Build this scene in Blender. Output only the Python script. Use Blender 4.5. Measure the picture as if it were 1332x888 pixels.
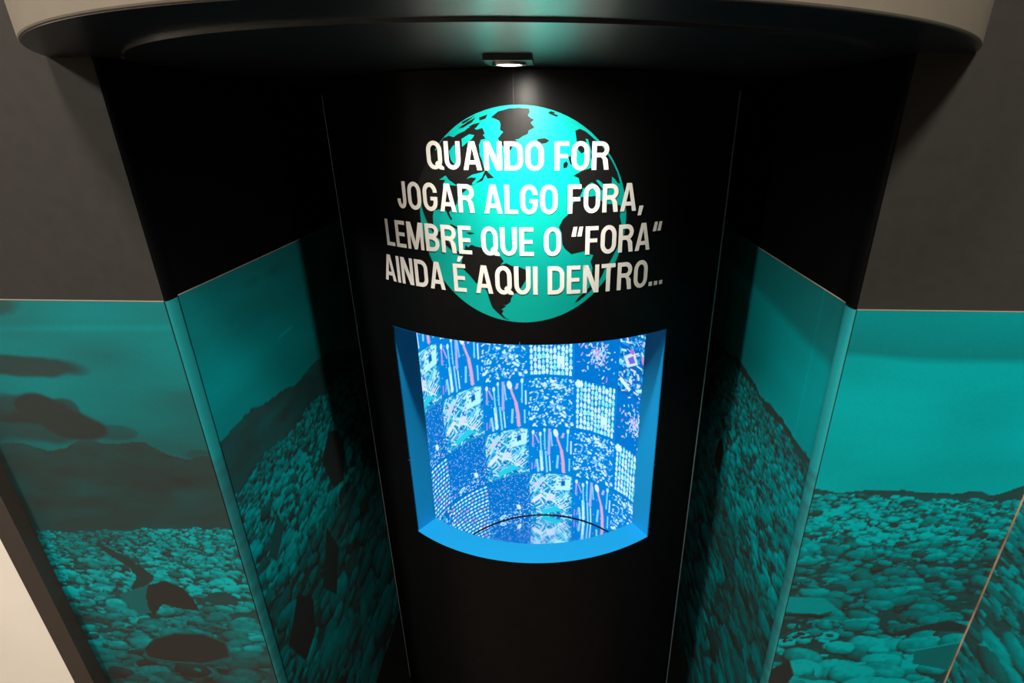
import bpy, bmesh, math, random
import numpy as np
from mathutils import Vector
from mathutils.geometry import tessellate_polygon

for _o in list(bpy.data.objects):
    bpy.data.objects.remove(_o)
scene = bpy.context.scene
COL = scene.collection
PI = math.pi

# ------------------------------------------------------------------ camera
EYE = 1.6
cam_data = bpy.data.cameras.new('camera')
cam = bpy.data.objects.new('camera', cam_data)
COL.objects.link(cam)
cam.location = (0, 0, EYE)
cam.rotation_euler = (PI / 2 - 0.4037, 0, 0)
cam_data.sensor_width = 36
cam_data.lens = 694.71 / 1332 * 36
cam_data.shift_x = -50.95 / 1332
cam_data.shift_y = 11.01 / 1332
cam_data.clip_start = 0.01
scene.camera = cam

# ------------------------------------------------------------------ world, lamps, exposure
world = bpy.data.worlds.new('world')
scene.world = world
world.use_nodes = True
world.node_tree.nodes['Background'].inputs[0].default_value = (1.0, 0.93, 0.84, 1)
world.node_tree.nodes['Background'].inputs[1].default_value = 0.0
scene.view_settings.view_transform = 'Standard'
scene.view_settings.look = 'None'
scene.view_settings.exposure = 0.15
scene.view_settings.gamma = 1.0
scene.view_settings.use_curve_mapping = False


def lamp(name, kind, loc, target, energy, color, size=0.1, angle=None, blend=0.5):
    d = bpy.data.lights.new(name, kind)
    d.energy = energy
    d.color = color
    if kind == 'AREA':
        d.shape = 'DISK'
        d.size = size
    else:
        d.shadow_soft_size = size
    if angle:
        d.spot_size = angle
        d.spot_blend = blend
    o = bpy.data.objects.new(name, d)
    COL.objects.link(o)
    o.location = loc
    o.rotation_euler = (Vector(target) - Vector(loc)).to_track_quat('-Z', 'Y').to_euler()
    return o


# gallery ceiling lamps behind the camera: one throws the canopy's shadow on the right wall, one lights the white wall
lamp('ceiling_lamp_offscreen', 'AREA', (0.12, -0.72, 3.05), (0.12, 0.7, 1.2), 44, (1.0, 0.9, 0.78), 0.30)
lamp('ceiling_lamp_left_offscreen', 'AREA', (-1.7, -0.9, 3.05), (-0.9, 0.7, 0.8), 50, (1.0, 0.92, 0.82), 0.4)

# ------------------------------------------------------------------ measured layout (metres)
XC, YC, RC, EL = -0.0298, 1.2782, 0.4312, 1.0572      # column axis, radius, depth factor
ZWT, ZWB = EYE - 0.3419, EYE - 0.8194                  # window top, sill
TH0, THW, TW = -0.0326, 0.6149, 0.0506                 # window middle angle, half angle, wall depth
D1, KW = 0.6988, -0.0377                               # front wall  y = D1 + KW x
XL, XR = -0.5457, 0.4121                               # niche edges
ZM = EYE - 0.2333                                      # top of the printed mural
ZC = EYE + 0.0709                                      # underside of the canopy
XK, YK, RK = -0.0505, 0.9904, 0.6105                   # canopy circle
XI, YI, RI = -0.0308, 1.2782, 0.3597                   # picture wall inside the column
ZF = EYE - 1.387                                       # mirrored floor inside the column


def wall_y(x):
    return D1 + KW * x


def col_pt(th, z, r=RC):
    return (XC + r * math.sin(th), YC - EL * r * math.cos(th), z)


# ------------------------------------------------------------------ materials
def mat(name, color, rough=0.5, metal=0.0, spec=0.5, emit=None, strength=0.0, coat=0.0, coat_rough=0.1,
        attr=None, noise=None, bump=None):
    m = bpy.data.materials.new(name)
    m.use_nodes = True
    nt = m.node_tree
    b = nt.nodes['Principled BSDF']
    b.inputs['Base Color'].default_value = (*color, 1)
    b.inputs['Roughness'].default_value = rough
    b.inputs['Metallic'].default_value = metal
    b.inputs['Specular IOR Level'].default_value = spec
    b.inputs['Coat Weight'].default_value = coat
    b.inputs['Coat Roughness'].default_value = coat_rough
    if emit:
        b.inputs['Emission Color'].default_value = (*emit, 1)
        b.inputs['Emission Strength'].default_value = strength
    src = None
    if attr:
        a = nt.nodes.new('ShaderNodeAttribute')
        a.attribute_name = attr
        src = a.outputs['Color']
    if noise:
        scale, amount, stretch = noise
        tc = nt.nodes.new('ShaderNodeTexCoord')
        mp = nt.nodes.new('ShaderNodeMapping')
        mp.inputs['Scale'].default_value = stretch
        nz = nt.nodes.new('ShaderNodeTexNoise')
        nz.inputs['Scale'].default_value = scale
        nz.inputs['Detail'].default_value = 6
        mr = nt.nodes.new('ShaderNodeMapRange')
        mr.inputs['From Min'].default_value = 0.25
        mr.inputs['From Max'].default_value = 0.75
        mr.inputs['To Min'].default_value = 1 - amount
        mr.inputs['To Max'].default_value = 1 + amount
        mx = nt.nodes.new('ShaderNodeVectorMath')
        mx.operation = 'SCALE'
        nt.links.new(tc.outputs['Object'], mp.inputs[0])
        nt.links.new(mp.outputs[0], nz.inputs['Vector'])
        nt.links.new(nz.outputs[0], mr.inputs[0])
        nt.links.new(mr.outputs[0], mx.inputs['Scale'])
        if src:
            nt.links.new(src, mx.inputs[0])
        else:
            mx.inputs[0].default_value = color
        src = mx.outputs[0]
        if bump:
            bp = nt.nodes.new('ShaderNodeBump')
            bp.inputs['Strength'].default_value = bump
            bp.inputs['Distance'].default_value = 0.002
            nt.links.new(nz.outputs[0], bp.inputs['Height'])
            nt.links.new(bp.outputs[0], b.inputs['Normal'])
    if src:
        nt.links.new(src, b.inputs['Base Color'])
    return m


def screen_mat(name, strength):
    m = bpy.data.materials.new(name)
    m.use_nodes = True
    nt = m.node_tree
    b = nt.nodes['Principled BSDF']
    b.inputs['Base Color'].default_value = (0.002, 0.004, 0.006, 1)
    b.inputs['Specular IOR Level'].default_value = 0.05
    b.inputs['Roughness'].default_value = 0.6
    a = nt.nodes.new('ShaderNodeAttribute')
    a.attribute_name = 'picture'
    nt.links.new(a.outputs['Color'], b.inputs['Emission Color'])
    b.inputs['Emission Strength'].default_value = strength
    return m


def matte_black(name, base, gloss, rough):
    """dull vinyl: diffuse black with a faint constant sheen instead of a mirror-like rim"""
    m = bpy.data.materials.new(name)
    m.use_nodes = True
    nt = m.node_tree
    nt.nodes.remove(nt.nodes['Principled BSDF'])
    out = nt.nodes['Material Output']
    d = nt.nodes.new('ShaderNodeBsdfDiffuse')
    g = nt.nodes.new('ShaderNodeBsdfGlossy')
    g.inputs['Roughness'].default_value = rough
    tc = nt.nodes.new('ShaderNodeTexCoord')
    nz = nt.nodes.new('ShaderNodeTexNoise')
    nz.inputs['Scale'].default_value = 38
    nz.inputs['Detail'].default_value = 6
    mr = nt.nodes.new('ShaderNodeMapRange')
    mr.inputs['To Min'].default_value = gloss * 0.65
    mr.inputs['To Max'].default_value = gloss * 1.35
    mx = nt.nodes.new('ShaderNodeMixShader')
    d.inputs['Color'].default_value = (*base, 1)
    nt.links.new(tc.outputs['Object'], nz.inputs['Vector'])
    nt.links.new(nz.outputs[0], mr.inputs[0])
    nt.links.new(mr.outputs[0], mx.inputs[0])
    nt.links.new(d.outputs[0], mx.inputs[1])
    nt.links.new(g.outputs[0], mx.inputs[2])
    nt.links.new(mx.outputs[0], out.inputs[0])
    return m


M = {
    'wall': mat('dark_grey_paint', (0.033, 0.031, 0.0285), 0.65, spec=0.15, noise=(60, 0.10, (1, 1, 1)), bump=0.05),
    'niche': matte_black('black_niche_vinyl', (0.0028, 0.0028, 0.003), 0.006, 0.4),
    'white': mat('white_plaster', (0.88, 0.82, 0.74), 0.7, noise=(7, 0.04, (1, 1, 1)), bump=0.15),
    'post': mat('dark_brown_metal', (0.046, 0.037, 0.032), 0.5, noise=(90, 0.08, (1, 1, 1))),
    'black': mat('black_gap', (0.003, 0.003, 0.003), 0.8, spec=0.05),
    'tan': mat('worn_tan_edge', (0.45, 0.30, 0.20), 0.6, noise=(14, 0.6, (1, 1, 1))),
    'edge': mat('pale_cut_edge', (0.30, 0.27, 0.22), 0.6),
    'mural': mat('printed_mural', (1, 1, 1), 0.45, spec=0.3, attr='picture', noise=(220, 0.05, (1, 1, 1))),
    'rim': mat('beige_paint', (0.175, 0.155, 0.125), 0.6, spec=0.2, noise=(25, 0.05, (1, 1, 1))),
    'under': mat('black_gloss_laminate', (0.012, 0.014, 0.017), 0.28, spec=1.0, noise=(9, 0.35, (1, 5, 1)), bump=0.03),
    'shell': matte_black('black_column_vinyl', (0.0038, 0.0038, 0.0040), 0.013, 0.33),
    'text': mat('white_vinyl', (0.80, 0.79, 0.76), 0.55),
    'globe': mat('turquoise_vinyl', (0.0, 0.36, 0.315), 0.42, spec=0.25),
    'land': matte_black('black_vinyl', (0.008, 0.008, 0.008), 0.020, 0.36),
    'reveal': mat('blue_satin_paint', (0.005, 0.32, 0.74), 0.45),
    'inside': mat('deep_blue_lining', (0.02, 0.10, 0.22), 0.5),
    'mirror': mat('mirror_floor', (0.82, 0.90, 0.95), 0.09, metal=1.0),
    'alu': mat('satin_aluminium', (0.50, 0.62, 0.68), 0.30, metal=0.6),
    'plate': mat('black_lamp_housing', (0.012, 0.012, 0.012), 0.4),
    'chrome': mat('bright_lamp_ring', (0.75, 0.72, 0.66), 0.2, metal=1.0),
    'lens': mat('lamp_lens', (0.8, 0.8, 0.8), 0.3, emit=(1.0, 0.9, 0.75), strength=3.0),
    'floor': mat('brown_floor', (0.16, 0.095, 0.058), 0.45, noise=(6, 0.3, (8, 1, 1))),
    'room': mat('room_paint', (0.62, 0.59, 0.54), 0.8),
    'ceil': mat('ceiling_paint', (0.70, 0.68, 0.64), 0.9),
    'screen': screen_mat('lit_screen', 1.0),
}


# ------------------------------------------------------------------ object helpers
def obj(name, verts, faces, material, parent=None, smooth=False):
    me = bpy.data.meshes.new(name)
    me.from_pydata(verts, [], faces)
    me.update()
    if material:
        me.materials.append(material)
    if smooth:
        me.polygons.foreach_set('use_smooth', [True] * len(me.polygons))
    o = bpy.data.objects.new(name, me)
    COL.objects.link(o)
    if parent:
        o.parent = parent
        o.matrix_parent_inverse = parent.matrix_world.inverted()
    return o


def tag(o, label=None, cat=None, group=None, kind=None):
    for k, v in (('label', label), ('category', cat), ('group', group), ('kind', kind)):
        if v:
            o[k] = v
    return o


def empty(name, loc, label, cat):
    o = bpy.data.objects.new(name, None)
    o.empty_display_size = 0.1
    COL.objects.link(o)
    o.location = loc
    bpy.context.view_layer.update()
    return tag(o, label, cat)


def prism(poly, z0, z1):
    """vertical prism over a counter-clockwise plan polygon"""
    n = len(poly)
    v = [(x, y, z0) for x, y in poly] + [(x, y, z1) for x, y in poly]
    f = [tuple(reversed(range(n))), tuple(range(n, 2 * n))]
    f += [(i, (i + 1) % n, n + (i + 1) % n, n + i) for i in range(n)]
    return v, f


def merge(parts):
    V, F = [], []
    for v, f in parts:
        b = len(V)
        V += list(v)
        F += [tuple(i + b for i in q) for q in f]
    return V, F


def struct(name, poly, z0, z1, material, label=None):
    o = obj(name, *prism(poly, z0, z1), material)
    return tag(o, label, None, None, 'structure')


# ------------------------------------------------------------------ numpy painter for the flat prints
def fbm(h, w, cells, seed, octaves=4, stretch=1.0):
    rng = np.random.default_rng(seed)
    out = np.zeros((h, w))
    amp, tot = 1.0, 0.0
    for k in range(octaves):
        gy, gx = max(2, int(cells * 2 ** k * h / max(h, w))) + 2, max(2, int(cells * 2 ** k / stretch * w / max(h, w))) + 2
        g = rng.random((gy, gx))
        y = np.linspace(0, gy - 1.001, h)
        x = np.linspace(0, gx - 1.001, w)
        yi, xi = y.astype(int), x.astype(int)
        fy, fx = (y - yi)[:, None], (x - xi)[None, :]
        fy, fx = fy * fy * (3 - 2 * fy), fx * fx * (3 - 2 * fx)
        a = g[yi][:, xi] * (1 - fx) + g[yi][:, xi + 1] * fx
        b = g[yi + 1][:, xi] * (1 - fx) + g[yi + 1][:, xi + 1] * fx
        out += amp * (a * (1 - fy) + b * fy)
        tot += amp
        amp *= 0.5
    return out / tot


def window_of(img, x0, x1, y0, y1):
    h, w = img.shape[:2]
    a, b = max(0, int(x0) - 1), min(w, int(x1) + 2)
    c, d = max(0, int(y0) - 1), min(h, int(y1) + 2)
    if a >= b or c >= d:
        return None
    yy, xx = np.mgrid[c:d, a:b]
    return (slice(c, d), slice(a, b)), xx + 0.5, yy + 0.5


def fill_poly(img, pts, color):
    p = np.array(pts, float)
    r = window_of(img, p[:, 0].min(), p[:, 0].max(), p[:, 1].min(), p[:, 1].max())
    if r is None:
        return
    s, xx, yy = r
    inside = np.zeros(xx.shape, bool)
    for (x0, y0), (x1, y1) in zip(p, np.roll(p, -1, 0)):
        if y0 == y1:
            continue
        c = ((y0 > yy) != (y1 > yy)) & (xx < (x1 - x0) * (yy - y0) / (y1 - y0) + x0)
        inside ^= c
    img[s][inside] = color


def fill_ellipse(img, cx, cy, a, b, ang, color):
    m = max(a, b)
    r = window_of(img, cx - m, cx + m, cy - m, cy + m)
    if r is None:
        return
    s, xx, yy = r
    ca, sa = math.cos(ang), math.sin(ang)
    p = ((xx - cx) * ca + (yy - cy) * sa) / a
    q = (-(xx - cx) * sa + (yy - cy) * ca) / b
    img[s][p * p + q * q < 1] = color


def fill_bar(img, x0, y0, x1, y1, wd, color):
    dx, dy = x1 - x0, y1 - y0
    L = math.hypot(dx, dy) or 1
    nx, ny = -dy / L * wd / 2, dx / L * wd / 2
    fill_poly(img, [(x0 + nx, y0 + ny), (x1 + nx, y1 + ny), (x1 - nx, y1 - ny), (x0 - nx, y0 - ny)], color)


def stone(img, cx, cy, a, b, ang, base, sq):
    m = max(a, b) * 1.1
    r = window_of(img, cx - m, cx + m, cy - m, cy + m)
    if r is None:
        return
    s, xx, yy = r
    ca, sa = math.cos(ang), math.sin(ang)
    p = ((xx - cx) * ca + (yy - cy) * sa) / a
    q = (-(xx - cx) * sa + (yy - cy) * ca) / b
    rr = np.abs(p) ** sq + np.abs(q) ** sq
    ins = rr < 1
    val = base * (0.66 + 0.55 * q - 0.46 * np.clip(rr, 0, 1) ** 3 + 0.12 * p)
    img[s][ins] = np.clip(val, 0.02, 1)[ins]


def paint_mural(u0, u1, res, seed, horizon, beach, sky, beach_level, size0, size_k, hill=0.10, stone_dark=None):
    """printed beach: returns a (rows, cols) ink value, row 0 at the floor, u along the wall"""
    W, H = abs(u1 - u0), ZM
    w, h = int(W / res) + 1, int(H / res) + 1
    rng = random.Random(seed)
    u = np.linspace(u0, u1, w)[None, :].repeat(h, 0)
    z = np.linspace(0, H, h)[:, None].repeat(w, 1)
    img = sky(u, z, fbm(h, w, 16, seed, 5, 5.0), fbm(h, w, 14, seed + 1, 5, 1.6))
    hz = horizon(u) + (fbm(h, w, 40, seed + 2, 3)[:1] - 0.5) * 0.012
    tex = fbm(h, w, 60, seed + 3, 4, 3.0)
    img = np.where(z < hz, hill * (0.4 + 1.2 * tex), img)
    bz = beach(u) + (fbm(h, w, 60, seed + 4, 2)[:1] - 0.5) * 0.01
    img = np.where(z < bz, 0.05 + 0.1 * tex, img)
    big = fbm(h, w, 14, seed + 5, 3, 2.0)
    zb = float(np.max(bz))
    zz = zb
    while zz > -0.02:
        s = size0 + size_k * max(0, zb - zz)
        n = max(3, int(W / (s * 1.15) * 1.9))
        for _ in range(n):
            uu = rng.uniform(0, W)
            zc = zz + rng.uniform(-0.6, 0.6) * s
            col = min(w - 1, int(uu / W * (w - 1)))
            if zc > bz[0, col]:
                continue
            row = max(0, min(h - 1, int(zc / H * (h - 1))))
            a = s * rng.choice((0.22, 0.3, 0.4, 0.5, 0.65, 0.95))
            b = a * rng.uniform(0.45, 0.75)
            lev = beach_level(uu + min(u0, u1) if u1 > u0 else u0 - uu, zc) * (0.35 + 1.3 * big[row, col]) * rng.uniform(0.5, 1.15)
            if rng.random() < 0.13:
                lev *= 0.25
            stone(img, uu / W * (w - 1), zc / H * (h - 1), a / res, b / res, rng.uniform(-0.35, 0.35), lev, rng.uniform(1.8, 3.2))
        zz -= s * 0.42
    grain = fbm(h, w, 160, seed + 6, 2)
    img = np.where(z < bz, img * (0.70 + 0.70 * grain), img)
    return img


DARK_INK = np.array((0.031, 0.0185, 0.015))
TEAL_INK = np.array((0.0, 0.435, 0.475))


def mural_sheet(name, img, p0, p1, normal, parent):
    """a thin printed sheet from plan point p0 to p1, floor to ZM, standing 1 mm off its wall"""
    h, w = img.shape
    t = np.clip(img, 0, 1)[..., None]
    rgb = DARK_INK * (1 - t) ** np.array((5.0, 1.0, 1.0)) + TEAL_INK * t
    s = np.linspace(0, 1, w)[None, :].repeat(h, 0)
    zz = np.linspace(0.001, ZM, h)[:, None].repeat(w, 1)
    co = np.stack([p0[0] + (p1[0] - p0[0]) * s + normal[0] * 0.0012,
                   p0[1] + (p1[1] - p0[1]) * s + normal[1] * 0.0012, zz], -1)
    o = grid_object(name, co, rgb, M['mural'], parent)
    # pale cut edge along the top of the vinyl
    a, b = Vector((p0[0], p0[1], 0)), Vector((p1[0], p1[1], 0))
    n = Vector((normal[0], normal[1], 0))
    q = [a, b, b + n * 0.0016, a + n * 0.0016]
    if (b - a).cross(n).z < 0:
        q.reverse()
    obj('cut_edge', *prism([(v.x, v.y) for v in q], ZM, ZM + 0.0012), M['edge'], o)
    return o


def grid_object(name, co, rgb, material, parent=None):
    h, w = co.shape[:2]
    idx = np.arange(h * w).reshape(h, w)
    q = np.stack([idx[:-1, :-1], idx[:-1, 1:], idx[1:, 1:], idx[1:, :-1]], -1).reshape(-1, 4)
    me = bpy.data.meshes.new(name)
    me.vertices.add(h * w)
    me.vertices.foreach_set('co', co.reshape(-1).astype(np.float32))
    me.loops.add(q.size)
    me.loops.foreach_set('vertex_index', q.reshape(-1).astype(np.int32))
    me.polygons.add(len(q))
    me.polygons.foreach_set('loop_start', (np.arange(len(q)) * 4).astype(np.int32))
    me.update(calc_edges=True)
    ca = me.color_attributes.new('picture', 'FLOAT_COLOR', 'POINT')
    rgba = np.ones((h * w, 4), np.float32)
    rgba[:, :3] = rgb.reshape(-1, 3)
    ca.data.foreach_set('color', rgba.reshape(-1))
    me.materials.append(material)
    o = bpy.data.objects.new(name, me)
    COL.objects.link(o)
    if parent:
        o.parent = parent
        o.matrix_parent_inverse = parent.matrix_world.inverted()
    return o
# outlines of the printed globe in (arc length, height) on the column surface
LAND = [
    # greenland
    [(-0.0559, 1.6054), (-0.0452, 1.6133), (-0.0303, 1.6170), (-0.0156, 1.6180), (-0.0010, 1.6170), (-0.0003, 1.6126), (-0.0031, 1.6079), (0.0002, 1.6054), (0.0057, 1.6026), (0.0008, 1.5987), (0.0063, 1.5924), (-0.0019, 1.5885), (-0.0035, 1.5838), (-0.0110, 1.5807), (-0.0166, 1.5772), (-0.0223, 1.5764), (-0.0185, 1.5752), (-0.0242, 1.5694), (-0.0282, 1.5624), (-0.0358, 1.5624), (-0.0430, 1.5720), (-0.0470, 1.5780), (-0.0387, 1.5867), (-0.0433, 1.5893), (-0.0422, 1.5961), (-0.0438, 1.6012), (-0.0512, 1.6046)],
    # iceland
    [(0.0085, 1.5764), (0.0123, 1.5776), (0.0206, 1.5785), (0.0272, 1.5755), (0.0225, 1.5717), (0.0159, 1.5708), (0.0113, 1.5741)],
    # svalbard
    [(0.0253, 1.6113), (0.0290, 1.6138), (0.0354, 1.6122), (0.0336, 1.6105), (0.0401, 1.6080), (0.0373, 1.6066), (0.0308, 1.6088)],
    # europe
    [(0.0646, 1.5884), (0.0712, 1.5907), (0.0789, 1.5876), (0.0858, 1.5827), (0.0939, 1.5762), (0.1020, 1.5708), (0.1115, 1.5595), (0.1214, 1.5463), (0.1306, 1.5305), (0.1364, 1.5144), (0.1325, 1.5145), (0.1279, 1.5203), (0.1224, 1.5245), (0.1224, 1.5129), (0.1168, 1.5097), (0.1115, 1.5123), (0.1009, 1.5206), (0.0972, 1.5196), (0.1043, 1.5115), (0.1119, 1.5038), (0.1055, 1.5059), (0.0970, 1.5136), (0.0909, 1.5171), (0.0849, 1.5135), (0.0791, 1.5080), (0.0754, 1.5112), (0.0729, 1.5159), (0.0708, 1.5234), (0.0629, 1.5268), (0.0687, 1.5298), (0.0764, 1.5334), (0.0823, 1.5351), (0.0902, 1.5377), (0.0920, 1.5450), (0.0881, 1.5522), (0.0895, 1.5594), (0.0863, 1.5683), (0.0835, 1.5767), (0.0796, 1.5775), (0.0817, 1.5701), (0.0787, 1.5604), (0.0743, 1.5574), (0.0695, 1.5622), (0.0668, 1.5737)],
    # britain
    [(0.0475, 1.5436), (0.0519, 1.5472), (0.0545, 1.5436), (0.0530, 1.5382), (0.0476, 1.5373)],
    # scotland
    [(0.0547, 1.5525), (0.0585, 1.5547), (0.0590, 1.5489), (0.0618, 1.5435), (0.0587, 1.5418), (0.0563, 1.5472)],
    # iberia
    [(0.0572, 1.5128), (0.0753, 1.5131), (0.0775, 1.5065), (0.0733, 1.4976), (0.0644, 1.4936), (0.0578, 1.5003)],
    # africa
    [(0.0577, 1.4804), (0.0675, 1.4916), (0.0744, 1.4957), (0.0854, 1.4960), (0.0976, 1.4970), (0.1040, 1.4916), (0.1148, 1.4845), (0.1276, 1.4840), (0.1391, 1.4812), (0.1393, 1.4738), (0.1386, 1.4654), (0.1422, 1.4524), (0.1431, 1.4372), (0.1408, 1.4275), (0.1366, 1.4157), (0.1300, 1.4039), (0.1245, 1.3931), (0.1186, 1.3913), (0.1177, 1.3857), (0.1123, 1.3724), (0.1057, 1.3614), (0.0966, 1.3516), (0.0830, 1.3397), (0.0739, 1.3327), (0.0683, 1.3300), (0.0738, 1.3379), (0.0806, 1.3445), (0.0919, 1.3543), (0.0955, 1.3667), (0.0960, 1.3871), (0.0925, 1.3963), (0.0971, 1.4067), (0.0902, 1.4097), (0.0822, 1.4140), (0.0723, 1.4122), (0.0613, 1.4098), (0.0506, 1.4194), (0.0471, 1.4260), (0.0457, 1.4435), (0.0418, 1.4520), (0.0476, 1.4634), (0.0560, 1.4705)],
    # canada
    [(-0.1297, 1.5780), (-0.1215, 1.5811), (-0.1133, 1.5794), (-0.1069, 1.5835), (-0.0965, 1.5874), (-0.0903, 1.5917), (-0.0844, 1.5926), (-0.0786, 1.5900), (-0.0702, 1.5849), (-0.0642, 1.5774), (-0.0716, 1.5762), (-0.0749, 1.5692), (-0.0747, 1.5559), (-0.0712, 1.5470), (-0.0693, 1.5379), (-0.0640, 1.5322), (-0.0542, 1.5236), (-0.0645, 1.5230), (-0.0672, 1.5285), (-0.0722, 1.5196), (-0.0829, 1.5157), (-0.0912, 1.5127), (-0.0989, 1.5059), (-0.1084, 1.4984), (-0.1136, 1.4912), (-0.1159, 1.4844), (-0.1229, 1.4782), (-0.1287, 1.4721), (-0.1301, 1.4729), (-0.1282, 1.4667), (-0.1251, 1.4612), (-0.1271, 1.4594), (-0.1318, 1.4672), (-0.1348, 1.4742), (-0.1455, 1.4757), (-0.1562, 1.4730), (-0.1592, 1.4639), (-0.1592, 1.4511), (-0.1545, 1.4388), (-0.1449, 1.4423), (-0.1394, 1.4484), (-0.1379, 1.4460), (-0.1418, 1.4349), (-0.1364, 1.4265), (-0.1240, 1.4141), (-0.1124, 1.4082), (-0.1108, 1.4044), (-0.1221, 1.4072), (-0.1336, 1.4152), (-0.1464, 1.4258), (-0.1570, 1.4338), (-0.1666, 1.4462), (-0.1715, 1.4567), (-0.1762, 1.4693), (-0.1793, 1.4818), (-0.1881, 1.4926), (-0.1826, 1.5124), (-0.1707, 1.5319), (-0.1571, 1.5491), (-0.1433, 1.5648)],
    # south america
    [(-0.1056, 1.4229), (-0.1012, 1.4188), (-0.0956, 1.4232), (-0.0884, 1.4205), (-0.0750, 1.4190), (-0.0727, 1.4103), (-0.0621, 1.4074), (-0.0506, 1.4076), (-0.0447, 1.3992), (-0.0505, 1.3924), (-0.0404, 1.3960), (-0.0317, 1.3918), (-0.0187, 1.3898), (-0.0068, 1.3843), (-0.0058, 1.3787), (-0.0126, 1.3652), (-0.0190, 1.3560), (-0.0218, 1.3490), (-0.0303, 1.3465), (-0.0343, 1.3395), (-0.0361, 1.3324), (-0.0426, 1.3275), (-0.0495, 1.3268), (-0.0427, 1.3256), (-0.0516, 1.3189), (-0.0475, 1.3174), (-0.0511, 1.3124), (-0.0456, 1.3055), (-0.0377, 1.3010), (-0.0480, 1.3047), (-0.0569, 1.3127), (-0.0658, 1.3217), (-0.0699, 1.3333), (-0.0738, 1.3494), (-0.0803, 1.3583), (-0.0918, 1.3622), (-0.1006, 1.3731), (-0.1073, 1.3794), (-0.1151, 1.3879), (-0.1116, 1.4039), (-0.1073, 1.4152)],
    # cuba
    [(-0.1336, 1.4509), (-0.1276, 1.4534), (-0.1189, 1.4502), (-0.1121, 1.4463), (-0.1150, 1.4451), (-0.1260, 1.4499)],
    # hispaniola
    [(-0.1032, 1.4414), (-0.0962, 1.4426), (-0.0891, 1.4410), (-0.0964, 1.4392)],
    # arctic island
    [(-0.1064, 1.5905), (-0.0918, 1.5991), (-0.0777, 1.6059), (-0.0840, 1.5991), (-0.0982, 1.5922)],
    # arctic island
    [(-0.0892, 1.5934), (-0.0821, 1.5969), (-0.0714, 1.5991), (-0.0785, 1.5918), (-0.0845, 1.5900)],
    # arctic island
    [(-0.0730, 1.6054), (-0.0604, 1.6096), (-0.0635, 1.6042), (-0.0722, 1.6015)],
    # arctic island
    [(-0.0997, 1.5994), (-0.0875, 1.6046), (-0.0776, 1.6093), (-0.0897, 1.6012), (-0.0979, 1.5969)],
    # labrador island
    [(-0.0787, 1.5892), (-0.0689, 1.5918), (-0.0654, 1.5837), (-0.0703, 1.5826), (-0.0750, 1.5866)],
]
WATER = [
    # hudson bay
    [(-0.1228, 1.5597), (-0.1141, 1.5688), (-0.1071, 1.5662), (-0.1073, 1.5500), (-0.1152, 1.5417), (-0.1204, 1.5480)],
    # lakes
    [(-0.1420, 1.5193), (-0.1308, 1.5256), (-0.1261, 1.5198), (-0.1183, 1.5148), (-0.1122, 1.5112), (-0.1239, 1.5118), (-0.1313, 1.5144), (-0.1361, 1.5047), (-0.1370, 1.5123), (-0.1320, 1.5190)],
    # gulf lawrence
    [(-0.0979, 1.5213), (-0.0883, 1.5276), (-0.0760, 1.5306), (-0.0679, 1.5334), (-0.0734, 1.5233), (-0.0807, 1.5180), (-0.0861, 1.5128), (-0.0890, 1.5155), (-0.0814, 1.5231), (-0.0905, 1.5239)],
    # bay
    [(-0.1013, 1.5769), (-0.0888, 1.5836), (-0.0810, 1.5822), (-0.0853, 1.5770), (-0.0936, 1.5716), (-0.1010, 1.5663)],
    # lake w
    [(-0.1457, 1.5624), (-0.1404, 1.5654), (-0.1448, 1.5599)],
]

# ================================================================== the setting
YB = 1.76                                              # back of the niche
NLX = lambda y: XL + (y - wall_y(XL)) * math.tan(0.0057)
NRX = lambda y: XR + (y - wall_y(XR)) * math.tan(0.018)
TOP = 3.2
PX0, PX1 = -0.937, -0.900                              # dark corner post
XT = 0.731                                             # inner corner on the right

struct('floor', [(-3, -2.6), (2.4, -2.6), (2.4, 1.9), (-3, 1.9)], -0.05, 0, M['floor'])
struct('ceiling', [(-3, -2.6), (2.4, -2.6), (2.4, 1.9), (-3, 1.9)], 3.2, 3.25, M['ceil'])
struct('wall_back', [(-3, -2.7), (2.4, -2.7), (2.4, -2.6), (-3, -2.6)], 0, 3.2, M['room'])

struct('wall_room_left', [(-3.1, -2.6), (-3, -2.6), (-3, 0.80), (-3.1, 0.80)], 0, 3.2, M['room'])
struct('wall_room_right', [(2.4, -2.6), (2.5, -2.6), (2.5, -1.2), (2.4, -1.2)], 0, 3.2, M['room'])
struct('wall_room_front', [(XT + 0.05, -1.2), (2.4, -1.2), (2.4, -1.1), (XT + 0.05, -1.1)], 0, 3.2, M['room'])

yl, yr = wall_y(XL), wall_y(XR)
wl = struct('wall_left', [(PX1 - 0.02, wall_y(PX1)), (XL, yl), (XL, yl + 0.0005), (XL - 0.04, wall_y(XL - 0.04) + 0.0005), (XL - 0.04, 0.80), (PX1 - 0.02, 0.80)], 0, TOP, M['wall'],
            'dark grey wall with teal beach mural between post and niche')
wr = struct('wall_right', [(XR, yr), (XT, wall_y(XT)), (XT, 0.78), (XR + 0.04, 0.78), (XR + 0.04, wall_y(XR + 0.04) + 0.0005), (XR, yr + 0.0005)], 0, TOP, M['wall'],
            'dark grey wall with bright teal pebble beach mural')
nl = struct('wall_niche_left', [(XL, yl + 0.0006), (NLX(YB), YB), (XL - 0.04, YB), (XL - 0.04, wall_y(XL - 0.04) + 0.0006)], 0, TOP, M['niche'],
            'black niche side wall with hill and large pebble mural')
nr = struct('wall_niche_right', [(XR, yr + 0.0006), (XR + 0.04, wall_y(XR + 0.04) + 0.0006), (XR + 0.04, YB), (NRX(YB), YB)], 0, TOP, M['niche'],
            'black niche side wall with open sky and pebble slope mural')
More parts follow.
